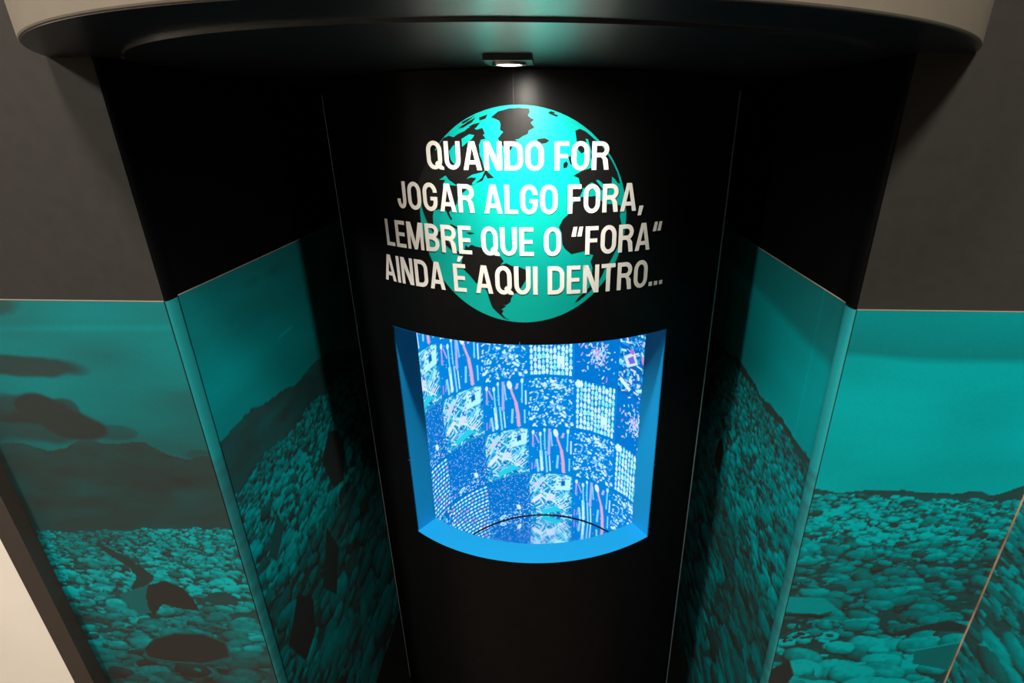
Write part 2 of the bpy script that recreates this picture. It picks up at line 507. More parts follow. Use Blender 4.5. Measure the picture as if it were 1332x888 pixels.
struct('wall_niche_back', [(XL - 0.04, YB), (XR + 0.06, YB), (XR + 0.06, YB + 0.05), (XL - 0.04, YB + 0.05)], 0, TOP, M['niche'])
struct('floor_niche', [(XL + 0.0004, yl + 0.01), (XR - 0.0004, yr + 0.01), (NRX(YB) - 0.0004, YB - 0.001), (NLX(YB) + 0.0004, YB - 0.001)], 0, 0.002, M['black'])
ret = struct('wall_return_right', [(XT, -1.2), (XT + 0.05, -1.2), (XT + 0.05, 0.78), (XT, 0.78)], 0, TOP, M['wall'],
             'side wall meeting the pebble mural at the tan corner strip')
struct('wall_white_left', [(-3, 0.711), (PX0, 0.711), (PX0, 0.80), (-3, 0.80)], 0, TOP, M['white'], 'white plaster wall beside the dark corner post')
struct('trim_1', [(PX0, 0.709), (PX1, 0.709), (PX1, wall_y(PX1) - 0.0005), (PX0, wall_y(PX0) - 0.0005)], 0, TOP, M['post'],
       'narrow dark brown corner post between mural and white wall')
struct('trim_2', [(XT - 0.0022, wall_y(XT) - 0.0040), (XT - 0.0002, wall_y(XT) - 0.0040), (XT - 0.0002, wall_y(XT) - 0.0014), (XT - 0.0022, wall_y(XT) - 0.0014)], 0, ZM, M['tan'],
       'thin worn tan strip in the inner corner of the pebble mural')


# niche corner bullnose, printed below and black above
def bullnose(name, side, label):
    x0 = XL if side < 0 else XR
    y0 = wall_y(x0) + 0.0006
    sgn = 1 if side < 0 else -1
    prof = []
    for i in range(9):
        a = PI * i / 8
        prof.append((x0 + sgn * (0.0004 + 0.0042 * math.sin(a) ** 0.8), y0 + 0.026 * (1 - math.cos(a)) / 2))
    poly = prof if side > 0 else prof
    area = sum(poly[i][0] * poly[(i + 1) % 9][1] - poly[(i + 1) % 9][0] * poly[i][1] for i in range(9))
    if area < 0:
        poly = poly[::-1]
    h = 120
    zz = np.linspace(0.001, ZM, h)
    t = np.where(zz < 1.1, 0.30 + 0.25 * np.random.default_rng(side + 5).random(h), 0.62)
    n = len(prof)
    co = np.array([[(p[0], p[1], z) for p in prof] for z in zz])
    rgb = (DARK_INK + (TEAL_INK - DARK_INK) * t[:, None])[:, None, :].repeat(n, 1)
    lo = grid_object(name, co, rgb, M['mural'])
    lo.data.polygons.foreach_set('use_smooth', [True] * len(lo.data.polygons))
    tag(lo, label, None, None, 'structure')
    obj('upper_length', *prism(poly, ZM, ZC - 0.001), M['niche'], lo, smooth=False)
    return lo


bullnose('trim_3', -1, 'rounded vinyl corner strip of the niche beside the dark hill mural')
bullnose('trim_4', 1, 'rounded vinyl corner strip of the niche beside the bright sky mural')


# ------------------------------------------------------------------ murals
def blob(u, z, cu, cz, a, b, n):
    d = ((u - cu) / a) ** 2 + ((z - cz) / b) ** 2
    return np.clip((0.95 + 3.2 * (n - 0.5) - d) * 1.6, 0, 1)


def sky_left(u, z, n, m):
    v = 0.31 + 0.30 * (n - 0.5) + 0.06 * np.clip((z - 1.2) / 0.1, -1, 1)
    v = v + 0.10 * np.exp(-((z - 1.325 - 0.02 * (u + 0.7)) / 0.005) ** 2)
    for cu, cz, a, b, k in ((-0.79, 1.262, 0.085, 0.018, 0.8), (-0.86, 1.19, 0.09, 0.030, 0.7), (-0.80, 1.195, 0.030, 0.022, 0.85),
                            (-0.85, 1.15, 0.10, 0.030, 0.65), (-0.75, 1.16, 0.045, 0.022, 0.85), (-0.755, 1.185, 0.020, 0.022, 0.7),
                            (-0.69, 1.15, 0.03, 0.012, 0.45), (-0.56, 1.11, 0.03, 0.012, 0.4), (-0.80, 1.36, 0.06, 0.02, 0.6)):
        v = v * (1 - k * blob(u, z, cu, cz, a, b, m))
    return np.clip(v, 0.04, 1)


def sky_niche_left(u, z, n, m):
    v = 0.42 + 0.30 * (n - 0.5) + 0.10 * np.clip((1.30 - z) / 0.1, -1, 1)
    v = v * (1 - 0.35 * blob(u, z, 0.98, 1.33, 0.16, 0.02, m)) * (1 - 0.3 * blob(u, z, 1.25, 1.24, 0.2, 0.02, m))
    v = v + 0.25 * blob(u, z, 1.02, 1.205, 0.05, 0.004, m)
    return np.clip(v, 0.08, 1)


def sky_niche_right(u, z, n, m):
    v = 0.62 + 0.25 * (n - 0.5)
    v = v * (1 - 0.45 * np.clip((z - 1.27 - 0.06 * (u - 0.9)) / 0.02, 0, 1))
    v = v + 0.25 * (np.exp(-((u - 0.775) / 0.0012) ** 2) + 0.7 * np.exp(-((u - 0.768) / 0.001) ** 2))
    return np.clip(v, 0.1, 1)


def sky_right(u, z, n, m):
    v = 0.80 + 0.30 * (n - 0.5)
    v = v * (1 - 0.48 * np.clip((z - 1.288 + 0.03 * (n - 0.5)) / 0.012, 0, 1))
    v = v + 0.16 * np.clip((z - 1.30) / 0.07, 0, 1)
    return np.clip(v, 0.1, 1)


def px_poly(img, u0, res, pts, val):
    fill_poly(img, [((x - u0) / res, z / res) for x, z in pts], val)


res = 0.0022
im = paint_mural(PX1, XL, res, 11,
                 lambda u: 1.120 + 0.014 * np.exp(-((u + 0.70) / 0.05) ** 2) - 0.18 * np.clip(u + 0.66, 0, 1) * 1.0 - 0.006 * np.sin(u * 60),
                 lambda u: 0.944 + 0.05 * (u + 0.9), sky_left,
                 lambda u, z: 0.85 if z > 0.80 else (0.62 if z > 0.66 else 0.30), 0.0055, 0.085, hill=0.075)
px_poly(im, PX1, res, [(-0.797, 0.92), (-0.78, 0.914), (-0.746, 0.885), (-0.714, 0.849), (-0.722, 0.835), (-0.752, 0.813), (-0.767, 0.818), (-0.747, 0.845), (-0.752, 0.865), (-0.782, 0.894)], 0.06)
px_poly(im, PX1, res, [(-0.795, 0.801), (-0.732, 0.827), (-0.735, 0.765), (-0.77, 0.748), (-0.794, 0.785)], 0.24)
px_poly(im, PX1, res, [(-0.733, 0.825), (-0.697, 0.838), (-0.67, 0.822), (-0.656, 0.796), (-0.653, 0.765), (-0.692, 0.77), (-0.718, 0.78), (-0.744, 0.749), (-0.749, 0.764), (-0.745, 0.798)], 0.03)
px_poly(im, PX1, res, [(-0.793, 0.655), (-0.764, 0.688), (-0.715, 0.706), (-0.661, 0.706), (-0.62, 0.682), (-0.62, 0.642), (-0.681, 0.618), (-0.75, 0.621), (-0.794, 0.633)], 0.17)
px_poly(im, PX1, res, [(-0.789, 0.66), (-0.762, 0.685), (-0.715, 0.702), (-0.661, 0.702), (-0.624, 0.68), (-0.624, 0.644), (-0.681, 0.623), (-0.75, 0.626), (-0.79, 0.636)], 0.03)
px_poly(im, PX1, res, [(-0.64, 0.79), (-0.62, 0.812), (-0.59, 0.815), (-0.57, 0.80), (-0.58, 0.785), (-0.61, 0.78)], 0.10)
mu = mural_sheet('mural', im, (PX1 + 0.0005, wall_y(PX1)), (XL, wall_y(XL)), (0, -1), wl)
mu['label'] = 'teal print of dark hills, clouds and stony beach'

res = 0.0032
y0 = yl + 0.0285
im = paint_mural(y0, 1.70, res, 23,
                 lambda u: 1.115 - 0.05 * (u - 0.74) - 0.16 * np.clip(u - 1.06, 0, 1) + 0.012 * np.sin(u * 17),
                 lambda u: 1.018 - 0.03 * (u - 0.74) + 0.006 * np.sin(u * 31), sky_niche_left,
                 lambda u, z: 0.85 if z > 0.72 else 0.40, 0.008, 0.10, hill=0.13)
for pts, val in (([(1.06, 0.86), (1.12, 0.91), (1.17, 0.88), (1.19, 0.80), (1.15, 0.74), (1.09, 0.76)], 0.05),
                 ([(0.78, 0.60), (0.85, 0.67), (0.90, 0.60), (0.88, 0.52), (0.82, 0.50)], 0.03),
                 ([(0.79, 0.83), (0.85, 0.89), (0.86, 0.84), (0.81, 0.80)], 0.15),
                 ([(0.95, 0.58), (1.02, 0.70), (1.06, 0.60), (1.0, 0.50)], 0.05)):
    px_poly(im, y0, res, pts, val)
mu = mural_sheet('mural', im, (NLX(y0), y0), (NLX(1.70), 1.70), (1, 0), nl)
mu['label'] = 'teal print of a dark hillside above large pale stones'

y0 = yr + 0.0285
im = paint_mural(y0, 1.70, res, 37,
                 lambda u: 1.108 + 0.004 * np.sin(u * 25) - 0.08 * np.clip(u - 1.1, 0, 1),
                 lambda u: 1.092 + 0.004 * np.sin(u * 40) - 0.08 * np.clip(u - 1.1, 0, 1), sky_niche_right,
                 lambda u, z: 0.72 if z > 0.75 else 0.48, 0.009, 0.065, hill=0.08)
px_poly(im, y0, res, [(1.09, 0.86), (1.12, 0.89), (1.145, 0.86), (1.15, 0.80), (1.11, 0.79)], 0.04)
mu = mural_sheet('mural', im, (NRX(y0), y0), (NRX(1.70), 1.70), (-1, 0), nr)
mu['label'] = 'teal print of open sky above a slope of small stones'

res = 0.0022
im = paint_mural(XR, XT, res, 41,
                 lambda u: 1.072 + 0.005 * np.sin(u * 70) * np.clip((u - 0.5) * 5, 0, 1) + 0.012 * np.clip((u - 0.68) / 0.03, 0, 1),
                 lambda u: 1.062 - 0.006 * np.clip((u - 0.5) * 6, 0, 1), sky_right,
                 lambda u, z: 1.15 if z > 0.97 or z < 0.76 else 0.70, 0.008, 0.085, hill=0.12)
rg = random.Random(7)
px_poly(im, XR, res, [(0.412, 0.845), (0.473, 0.845), (0.500, 0.819), (0.474, 0.806), (0.412, 0.809)], 0.62)
px_poly(im, XR, res, [(0.412, 0.806), (0.474, 0.804), (0.470, 0.797), (0.412, 0.799)], 0.03)
for _ in range(26):
    fill_ellipse(im, (rg.uniform(0.415, 0.47) - XR) / res, rg.uniform(0.73, 0.79) / res, rg.uniform(1, 3), rg.uniform(1, 2), 0.3, 0.06)
px_poly(im, XR, res, [(0.606, 0.765), (0.641, 0.782), (0.693, 0.801), (0.731, 0.789), (0.727, 0.773), (0.661, 0.776), (0.619, 0.757)], 0.05)
px_poly(im, XR, res, [(0.655, 0.722), (0.731, 0.748), (0.731, 0.675), (0.66, 0.69)], 0.30)
px_poly(im, XR, res, [(0.655, 0.722), (0.731, 0.748), (0.731, 0.752), (0.655, 0.727)], 0.75)
px_poly(im, XR, res, [(0.412, 0.66), (0.44, 0.69), (0.455, 0.65), (0.44, 0.60), (0.412, 0.59)], 0.03)
mu = mural_sheet('mural', im, (XR, wall_y(XR)), (XT - 0.0003, wall_y(XT)), (0, -1), wr)
mu['label'] = 'teal print of pale sky over a beach of rounded stones'

im = paint_mural(0, 0.62, 0.004, 53, lambda u: 1.09 + 0 * u, lambda u: 1.06 + 0 * u, sky_right,
                 lambda u, z: 0.55, 0.010, 0.09, hill=0.06)
mu = mural_sheet('mural', im, (XT, wall_y(XT) - 0.004), (XT, wall_y(XT) - 0.624), (-1, 0), ret)

# ================================================================== canopy
canopy = empty('canopy', (XK, YK, ZC), 'round beige canopy with glossy black underside above the column', 'canopy')


def canopy_outline(r, inset):
    pts = []
    a0 = math.acos((YK - (wall_y(XK - r) - 0.001)) / r)
    a1 = math.acos((YK - (wall_y(XK + r) - 0.001)) / r)
    n = 96
    for i in range(n + 1):
        a = -a0 + (a0 + a1) * i / n
        pts.append((XK + r * math.sin(a), YK - r * math.cos(a)))
    pts += [(XR - 0.006 - inset, yr - 0.002), (XR - 0.006 - inset, YB - 0.01), (XL + 0.006 + inset, YB - 0.01), (XL + 0.006 + inset, yl - 0.002)]
    return pts


ol = canopy_outline(RK, 0)
obj('underside', *prism(ol, ZC, ZC + 0.0006), M['under'], canopy)
# rim with a slightly rounded lower edge
rv, n = [], len(ol)
cx0, cy0 = XK, YK
for dz, dr in ((0.0006, 0.0003), (0.0012, 0.0012), (0.0025, 0.0018), (0.45, 0.0018)):
    for i, (x, y) in enumerate(ol):
        if i <= 96:
            L = math.hypot(x - cx0, y - cy0)
            k = (L + dr) / L
            rv.append((cx0 + (x - cx0) * k, min(cy0 + (y - cy0) * k, wall_y(x) - 0.001), ZC + dz))
        else:
            rv.append((x, y, ZC + dz))
rf = [(j * n + i, j * n + (i + 1) % n, (j + 1) * n + (i + 1) % n, (j + 1) * n + i) for j in range(3) for i in range(n)]
rf += [tuple(range(3 * n, 4 * n)), tuple(reversed(range(n)))]
obj('rim', rv, rf, M['rim'], canopy)
obj('inner_disc', *prism(canopy_outline(0.530, 0.03), ZC - 0.0028, ZC), M['under'], canopy)

# ================================================================== spotlight
SX, SY = -0.048, 0.690
spot = empty('spotlight', (SX, SY, ZC - 0.004), 'small square black spotlight with bright ring under the canopy', 'lamp')
zt = ZC - 0.0030
hw, hd = 0.027, 0.030


def ring(cx, cy, r0, r1, z0, z1, n=40):
    v, f = [], []
    for i in range(n):
        a = 2 * PI * i / n
        c, s = math.cos(a), math.sin(a)
        v += [(cx + r0 * c, cy + r0 * s, z0), (cx + r1 * c, cy + r1 * s, z0), (cx + r1 * c, cy + r1 * s, z1), (cx + r0 * c, cy + r0 * s, z1)]
    for i in range(n):
        j = (i + 1) % n
        for k in range(4):
            l = (k + 1) % 4
            f.append((4 * i + k, 4 * j + k, 4 * j + l, 4 * i + l))
    return v, f


pl = [(SX - hw, SY - hd), (SX + hw, SY - hd), (SX + hw, SY + hd), (SX - hw, SY + hd)]
obj('mounting_plate', *prism(pl, zt - 0.006, zt), M['plate'], spot)
obj('lamp_ring', *ring(SX, SY, 0.015, 0.020, zt - 0.0085, zt - 0.0061), M['chrome'], spot)
obj('lens', *prism([(SX + 0.0148 * math.cos(2 * PI * i / 32), SY + 0.0148 * math.sin(2 * PI * i / 32)) for i in range(32)], zt - 0.0072, zt - 0.0061), M['lens'], spot)
lamp('spotlight_beam', 'SPOT', (SX + 0.006, SY, zt - 0.014), (SX + 0.006, SY + 0.12, zt - 0.60), 11.0, (1.0, 0.93, 0.82), 0.014, math.radians(170), 1.0)

# ================================================================== the column
column = empty('exhibit_display', (XC, YC, 0), 'black round exhibit drum with globe, white slogan and blue lit picture window', 'exhibit')
E0, E1 = -1.19, 0.975
A0, A1 = TH0 - THW, TH0 + THW
SEAM_Z, SEAM_T = EYE - 0.636, -0.053
CT = ZC - 0.0045


def sheet(name, t0, t1, z0, z1, parent=column, r=RC, thick=0.003, material=None):
    """curved sheet of the column skin as a closed thin shell"""
    n = max(1, int(abs(t1 - t0) / 0.006))
    v = []
    for i in range(n + 1):
        t = t0 + (t1 - t0) * i / n
        v += [col_pt(t, z0), col_pt(t, z1), col_pt(t, z1, r - thick), col_pt(t, z0, r - thick)] if r == RC else \
             [col_pt(t, z0, r), col_pt(t, z1, r), col_pt(t, z1, r - thick), col_pt(t, z0, r - thick)]
    f = []
    for i in range(n):
        a, b = 4 * i, 4 * i + 4
        for k in range(4):
            l = (k + 1) % 4
            f.append((a + k, b + k, b + l, a + l))
    f += [(0, 1, 2, 3), (4 * n + 3, 4 * n + 2, 4 * n + 1, 4 * n)]
    return v, f


g = 0.0006
gt = 0.0012
pieces = {
    'upper_left': [sheet('', E0, A0, SEAM_Z + g, ZWT), sheet('', E0, SEAM_T - gt, ZWT, CT)],
    'upper_right': [sheet('', A1, E1, SEAM_Z + g, ZWT), sheet('', SEAM_T + gt, E1, ZWT, CT)],
    'lower': [sheet('', E0, A0, ZWB, SEAM_Z - g), sheet('', A1, E1, ZWB, SEAM_Z - g), sheet('', E0, E1, 0.003, ZWB)],
}
pieces['upper_left'].append(sheet('', A0, SEAM_T - gt, ZWT, ZWT + 0.0001))
pieces['upper_right'].append(sheet('', SEAM_T + gt, A1, ZWT, ZWT + 0.0001))
for k in ('upper_left', 'upper_right', 'lower'):
    obj('skin_panel', *merge(pieces[k]), M['shell'], column)
# body behind the skin: pale seam backing shows in the horizontal joint
for ta, tb in ((E0, A0), (A1, E1)):
    obj('seam_backing', *sheet('', ta, tb, SEAM_Z - 0.004, SEAM_Z + 0.004, r=RC - 0.0032, thick=0.002), M['edge'], column)
obj('joint_backing', *sheet('', SEAM_T - 0.01, SEAM_T + 0.01, ZWT + 0.002, CT, r=RC - 0.0032, thick=0.002), M['plate'], column)
# straight sides and back of the column
el_, er_ = col_pt(E0, 0), col_pt(E1, 0)
bodyL = [(el_[0] + 0.004, el_[1] + 0.001), (el_[0] + 0.008, el_[1] + 0.001), (-0.432, 1.70), (-0.440, 1.70)]
bodyR = [(er_[0] - 0.008, er_[1] + 0.001), (er_[0] - 0.001, er_[1] + 0.001), (0.372, 1.28), (0.372, 1.70), (0.364, 1.70), (0.364, 1.28)]
obj('side_panel', *prism(bodyL, 0.003, CT), M['shell'], column)
obj('side_panel', *prism(bodyR, 0.003, CT), M['shell'], column)
obj('back_panel', *prism([(-0.440, 1.70), (0.372, 1.70), (0.372, 1.71), (-0.440, 1.71)], 0.003, CT), M['shell'], column)
# satin edge profiles at both ends of the skin
for t, w in ((E0, 0.006), (E1, 0.006)):
    p = col_pt(t, 0, RC + 0.0008)
    q = col_pt(t - math.copysign(w / RC, t), 0, RC + 0.0008)
    q2 = col_pt(t - math.copysign(w / RC, t), 0, RC + 0.0001)
    p2 = col_pt(t, 0, RC + 0.0001)
    poly = [(p[0], p[1]), (q[0], q[1]), (q2[0], q2[1]), (p2[0], p2[1])]
    ar = sum(poly[i][0] * poly[(i + 1) % 4][1] - poly[(i + 1) % 4][0] * poly[i][1] for i in range(4))
    if ar < 0:
        poly.reverse()
    obj('edge_profile', *prism(poly, 0.05, ZC - 0.022), M['alu'], column)

# window reveal
RW = RC - TW


def sector(t0, t1, r0, r1, z, up=True, n=40, th=0.004):
    v, f = [], []
    for i in range(n + 1):
        t = t0 + (t1 - t0) * i / n
        v += [col_pt(t, z, r0), col_pt(t, z, r1), col_pt(t, z - th, r1), col_pt(t, z - th, r0)]
    for i in range(n):
        a, b = 4 * i, 4 * i + 4
        for k in range(4):
            l = (k + 1) % 4
            f.append((a + k, b + k, b + l, a + l))
    f += [(0, 1, 2, 3), (4 * n + 3, 4 * n + 2, 4 * n + 1, 4 * n)]
    return v, f


R0 = RC - 0.0002
obj('sill', *sector(A0, A1, RW, R0, ZWB + 0.0006), M['reveal'], column)
obj('lintel', *sector(A0, A1, RW, R0, ZWT + 0.0034), M['reveal'], column)
for t, sg in ((A0, -1), (A1, 1)):
    a, b = col_pt(t, 0, RW), col_pt(t, 0, R0)
    c, e = col_pt(t + sg * 0.010, 0, R0), col_pt(t + sg * 0.010, 0, RW)
    poly = [a[:2], b[:2], c[:2], e[:2]]
    ar = sum(poly[i][0] * poly[(i + 1) % 4][1] - poly[(i + 1) % 4][0] * poly[i][1] for i in range(4))
    if ar < 0:
        poly.reverse()
    obj('jamb', *prism(poly, ZWB + 0.0007, ZWT - 0.0007), M['reveal'], column)
# lining of the front wall inside the chamber
ZI = ZWT + 0.15
obj('lining', *merge([sheet('', -1.35, A0 - 0.010, ZF, ZI, r=RW + 0.002), sheet('', A1 + 0.010, 1.35, ZF, ZI, r=RW + 0.002),
                      sheet('', A0 - 0.010, A1 + 0.010, ZF, ZWB - 0.004, r=RW + 0.002)]), M['inside'], column)
# curved back wall of the chamber, mirrored floor and ceiling
bw = []
nb = 64
for i in range(nb + 1):
    t = -1.9 + 3.8 * i / nb
    bw += [(XI + (RI + 0.004) * math.sin(t), YI + (RI + 0.004) * math.cos(t), z) for z in (ZF, ZI)]
obj('chamber_wall', bw, [(2 * i, 2 * i + 1, 2 * i + 3, 2 * i + 2) for i in range(nb)], M['inside'], column, smooth=True)
disc = [(XI + 0.366 * math.sin(2 * PI * i / 72), YI + 0.366 * math.cos(2 * PI * i / 72) * (1.0 if math.cos(2 * PI * i / 72) > 0 else 1.06)) for i in range(72)][::-1]
obj('mirror_floor', *prism(disc, ZF - 0.004, ZF), M['mirror'], column)
obj('chamber_ceiling', *prism(disc, ZI, ZI + 0.004), M['inside'], column)
bj = []
for i in range(nb + 1):
    t = -1.6 + 3.2 * i / nb
    bj += [(XI + r * math.sin(t), YI + r * math.cos(t), z) for r, z in ((RI - 0.0004, ZF + 0.0002), (RI - 0.0030, ZF + 0.0002), (RI - 0.0030, ZF + 0.0030), (RI - 0.0004, ZF + 0.0030))]
obj('base_joint', bj, [(4 * i + k, 4 * i + 4 + k, 4 * i + 4 + (k + 1) % 4, 4 * i + (k + 1) % 4) for i in range(nb) for k in range(4)], M['plate'], column)


# ------------------------------------------------------------------ picture panels inside the chamber
TWD, THT = 0.4455, 0.1985
HI_W, HI_H = 192, 240
BLUE = (0.0, 0.235, 0.68)
DEEP = (0.0, 0.15, 0.54)


def picture(kind):
    rg = random.Random(100 + kind)
    W, H = HI_W, HI_H
    img = np.zeros((H, W, 3))
    img[:] = BLUE if kind in (2, 3, 4) else DEEP
    if kind in (1, 6, 7, 0):
        img[:] = (0.0, 0.185, 0.60)
    U = rg.uniform
    pale = lambda: rg.choice(((0.75, 0.95, 1.0), (0.45, 0.85, 1.0), (0.25, 0.7, 1.0), (0.8, 0.85, 1.0), (0.12, 0.5, 0.95)))
    if kind == 0:
        img[:] = (0.001, 0.15, 0.52)
        for _ in range(260):
            c = rg.choice(((0.2, 0.7, 1.0), (0.6, 0.9, 1.0), (0.02, 0.3, 0.8), (0.05, 0.45, 0.75), (0.9, 0.75, 1.0), (0.0, 0.06, 0.35)))
            x, y, a = U(0, W), U(0, H), U(0, PI)
            fill_bar(img, x, y, x + U(6, 34) * math.cos(a), y + U(6, 34) * math.sin(a), U(2, 9), c)
        fill_poly(img, [(40, 110), (92, 140), (70, 185), (22, 150)], (0.85, 0.8, 1.0))
        fill_poly(img, [(52, 128), (78, 142), (66, 166), (40, 148)], (0.2, 0.15, 0.7))
        fill_ellipse(img, 118, 165, 9, 17, 0.3, (0.95, 0.25, 0.55))
        fill_ellipse(img, 60, 180, 10, 10, 0, (0.75, 0.15, 0.6))
        fill_ellipse(img, 150, 120, 16, 22, 0.2, (0.85, 0.95, 1.0))
        fill_bar(img, 10, 55, 60, 20, 16, (0.9, 0.95, 1.0))
        fill_bar(img, 90, 30, 150, 60, 9, (0.75, 0.95, 1.0))
    elif kind == 1:
        for _ in range(190):
            r = abs(rg.gauss(0, 0.42))
            a = U(0, 2 * PI)
            x, y = W * (0.5 + 0.55 * r * math.cos(a)), H * (0.5 + 0.62 * r * math.sin(a))
            c = rg.choice(((0.55, 0.85, 1.0), (0.3, 0.7, 1.0), (0.85, 0.6, 0.95), (0.5, 0.95, 0.9), (0.9, 0.9, 1.0), (0.75, 0.3, 0.8)))
            t = rg.gauss(1.3, 0.6)
            L = U(3, 17)
            fill_bar(img, x, y, x + L * math.cos(t), y + L * math.sin(t), U(2, 6), c)
    elif kind == 2:
        cols, rows = 11, 8
        for i in range(cols):
            y = 12
            while y < H - 12:
                h = U(18, 32)
                x = W * (0.05 + 0.90 * (i + 0.5) / cols) + U(-1, 1)
                w = U(4.5, 7.4)
                c = rg.choice(((0.55, 1.0, 0.85), (0.75, 1.0, 0.95), (0.35, 0.95, 0.85), (0.85, 1.0, 0.98)))
                if rg.random() < 0.25:
                    fill_ellipse(img, x, y + h / 2, w * 1.05, h * 0.45, 0, c)
                else:
                    fill_poly(img, [(x - w, y), (x + w, y), (x + w, y + h * 0.55), (x + w * 0.35, y + h * 0.74), (x + w * 0.35, y + h * 0.92),
                                    (x - w * 0.35, y + h * 0.92), (x - w * 0.35, y + h * 0.74), (x - w, y + h * 0.55)], c)
                fill_bar(img, x, y + h * 0.2, x, y + h * 0.4, w * 0.9, tuple(0.8 * k for k in c))
                y += h
        fill_ellipse(img, 22, H - 20, 17, 15, 0, (0.9, 1.0, 0.98))
        fill_poly(img, [(120, 60), (150, 60), (150, 96), (120, 96)], (0.8, 1.0, 0.98))
    elif kind == 3:
        for _ in range(260):
            x, y, a = U(4, W - 4), U(4, H - 4), rg.gauss(0.8, 0.8)
            L, w = U(3, 15), U(2.5, 8)
            fill_bar(img, x, y, x + L * math.cos(a), y + L * math.sin(a), w, pale())
        for _ in range(40):
            fill_ellipse(img, U(8, W - 8), U(8, H - 8), U(3, 9), U(3, 7), U(0, 3), (0.8, 0.93, 1.0))
    elif kind == 4:
        def brush(x, y0, y1, lean, w, c, head=None):
            fill_bar(img, x, y0, x + lean, y1, w, c)
            fill_ellipse(img, x, y0, w * 0.6, w * 1.2, 0, c)
            if head:
                fill_ellipse(img, x + lean, y1, w * 0.95, w * 1.9, 0, head)
        wt = (0.7, 0.92, 1.0)
        cy = (0.25, 0.75, 1.0)
        brush(30, 70, 30, -6, 5, (0.3, 0.35, 0.85))
        brush(18, 150, 215, 2, 6, (0.7, 0.35, 0.8), (0.85, 0.85, 1.0))
        fill_bar(img, 28, 205, 44, 160, 5, (0.6, 0.45, 0.9))
        brush(56, 28, 122, -4, 12, wt)
        brush(54, 100, 205, -4, 6, cy, wt)
        brush(40, 20, 78, -6, 9, (0.35, 0.75, 1.0))
        brush(78, 14, 120, -6, 7, cy)
        brush(92, 20, 95, -4, 5, wt)
        brush(70, 130, 225, -2, 5, cy, wt)
        brush(86, 110, 232, 4, 11, (0.50, 0.45, 0.95))
        brush(100, 150, 215, -5, 5, cy)
        brush(122, 40, 100, 4, 9, (0.30, 0.7, 1.0))
        # large pink brush, bent
        pk = (0.95, 0.42, 0.62)
        for (xa, ya), (xb, yb), w in (((150, 18), (148, 70), 14), ((148, 70), (140, 130), 13), ((140, 130), (124, 180), 9), ((124, 180), (118, 212), 8)):
            fill_bar(img, xa, ya, xb, yb, w, pk)
        fill_ellipse(img, 150, 20, 7, 10, 0, pk)
        fill_ellipse(img, 116, 212, 10, 20, 0.2, (0.92, 0.9, 1.0))
        fill_bar(img, 142, 190, 150, 215, 9, (0.75, 0.5, 0.9))
        brush(166, 130, 225, 2, 6, cy, wt)
        brush(176, 30, 90, 0, 6, cy)
        brush(182, 120, 180, 0, 6, wt)
        brush(12, 30, 60, 2, 5, (0.55, 0.25, 0.8))
        for _ in range(25):
            fill_ellipse(img, U(4, W - 4), U(4, H - 4), 1.6, 1.6, 0, wt)
    elif kind == 5:
        img[:] = (0.01, 0.30, 0.62)
        for _ in range(330):
            x, y, a = U(0, W), U(0, H), rg.choice((0.5, 0.8, 1.1, 2.2, 2.5)) + rg.gauss(0, 0.2)
            c = rg.choice(((0.35, 0.85, 0.95), (0.7, 0.92, 1.0), (0.05, 0.5, 0.8), (0.0, 0.14, 0.50), (0.15, 0.65, 0.9), (0.85, 0.85, 1.0)))
            L = U(5, 46)
            fill_bar(img, x, y, x + L * math.cos(a), y + L * math.sin(a), U(1.5, 8), c)
        fill_poly(img, [(112, 150), (180, 160), (186, 232), (120, 225)], (0.62, 0.93, 0.95))
        for _ in range(16):
            x, y = U(120, 172), U(160, 222)
            fill_poly(img, [(x, y), (x + 9, y), (x + 9, y + 5), (x, y + 5)], (0.02, 0.25, 0.6))
        fill_poly(img, [(140, 182), (158, 184), (158, 204), (140, 202)], (0.0, 0.12, 0.45))
        for k in range(7):
            fill_bar(img, 100 + 9 * k, 95 - 8 * k, 130 + 9 * k, 118 - 8 * k, 4, (0.8, 0.96, 1.0))
        fill_bar(img, 95, 98, 165, 38, 4, (0.9, 0.98, 1.0))
        fill_poly(img, [(20, 80), (62, 118), (50, 132), (8, 98)], (0.88, 0.84, 1.0))
        fill_poly(img, [(90, 90), (118, 118), (96, 134), (76, 110)], (0.86, 0.78, 1.0))
        fill_poly(img, [(30, 150), (70, 210), (60, 226), (18, 180)], (0.55, 0.75, 0.98))
        fill_poly(img, [(60, 12), (150, 40), (120, 62), (48, 34)], (0.03, 0.62, 0.75))
        for _ in range(8):
            fill_ellipse(img, U(10, W - 10), U(10, H - 10), U(3, 8), U(3, 8), 0, (0.95, 0.6, 0.75))
    elif kind == 6:
        for _ in range(420):
            y = U(0, H)
            s = U(0.6, 1.6) + 2.4 * max(0, 1 - y / (H * 0.45)) * rg.random()
            fill_ellipse(img, U(0, W), y, s * U(0.8, 1.8), s, U(0, 3), rg.choice(((0.5, 0.85, 1.0), (0.8, 0.95, 1.0), (0.25, 0.6, 1.0), (0.8, 0.6, 0.9))))
        fill_ellipse(img, 140, 66, 8, 15, 0.4, (0.85, 0.97, 1.0))
        fill_ellipse(img, 66, 30, 16, 9, 0.4, (0.65, 0.9, 1.0))
        fill_ellipse(img, 66, 30, 8, 4, 0.4, (0.1, 0.45, 0.9))
    elif kind == 7:
        rows = 12
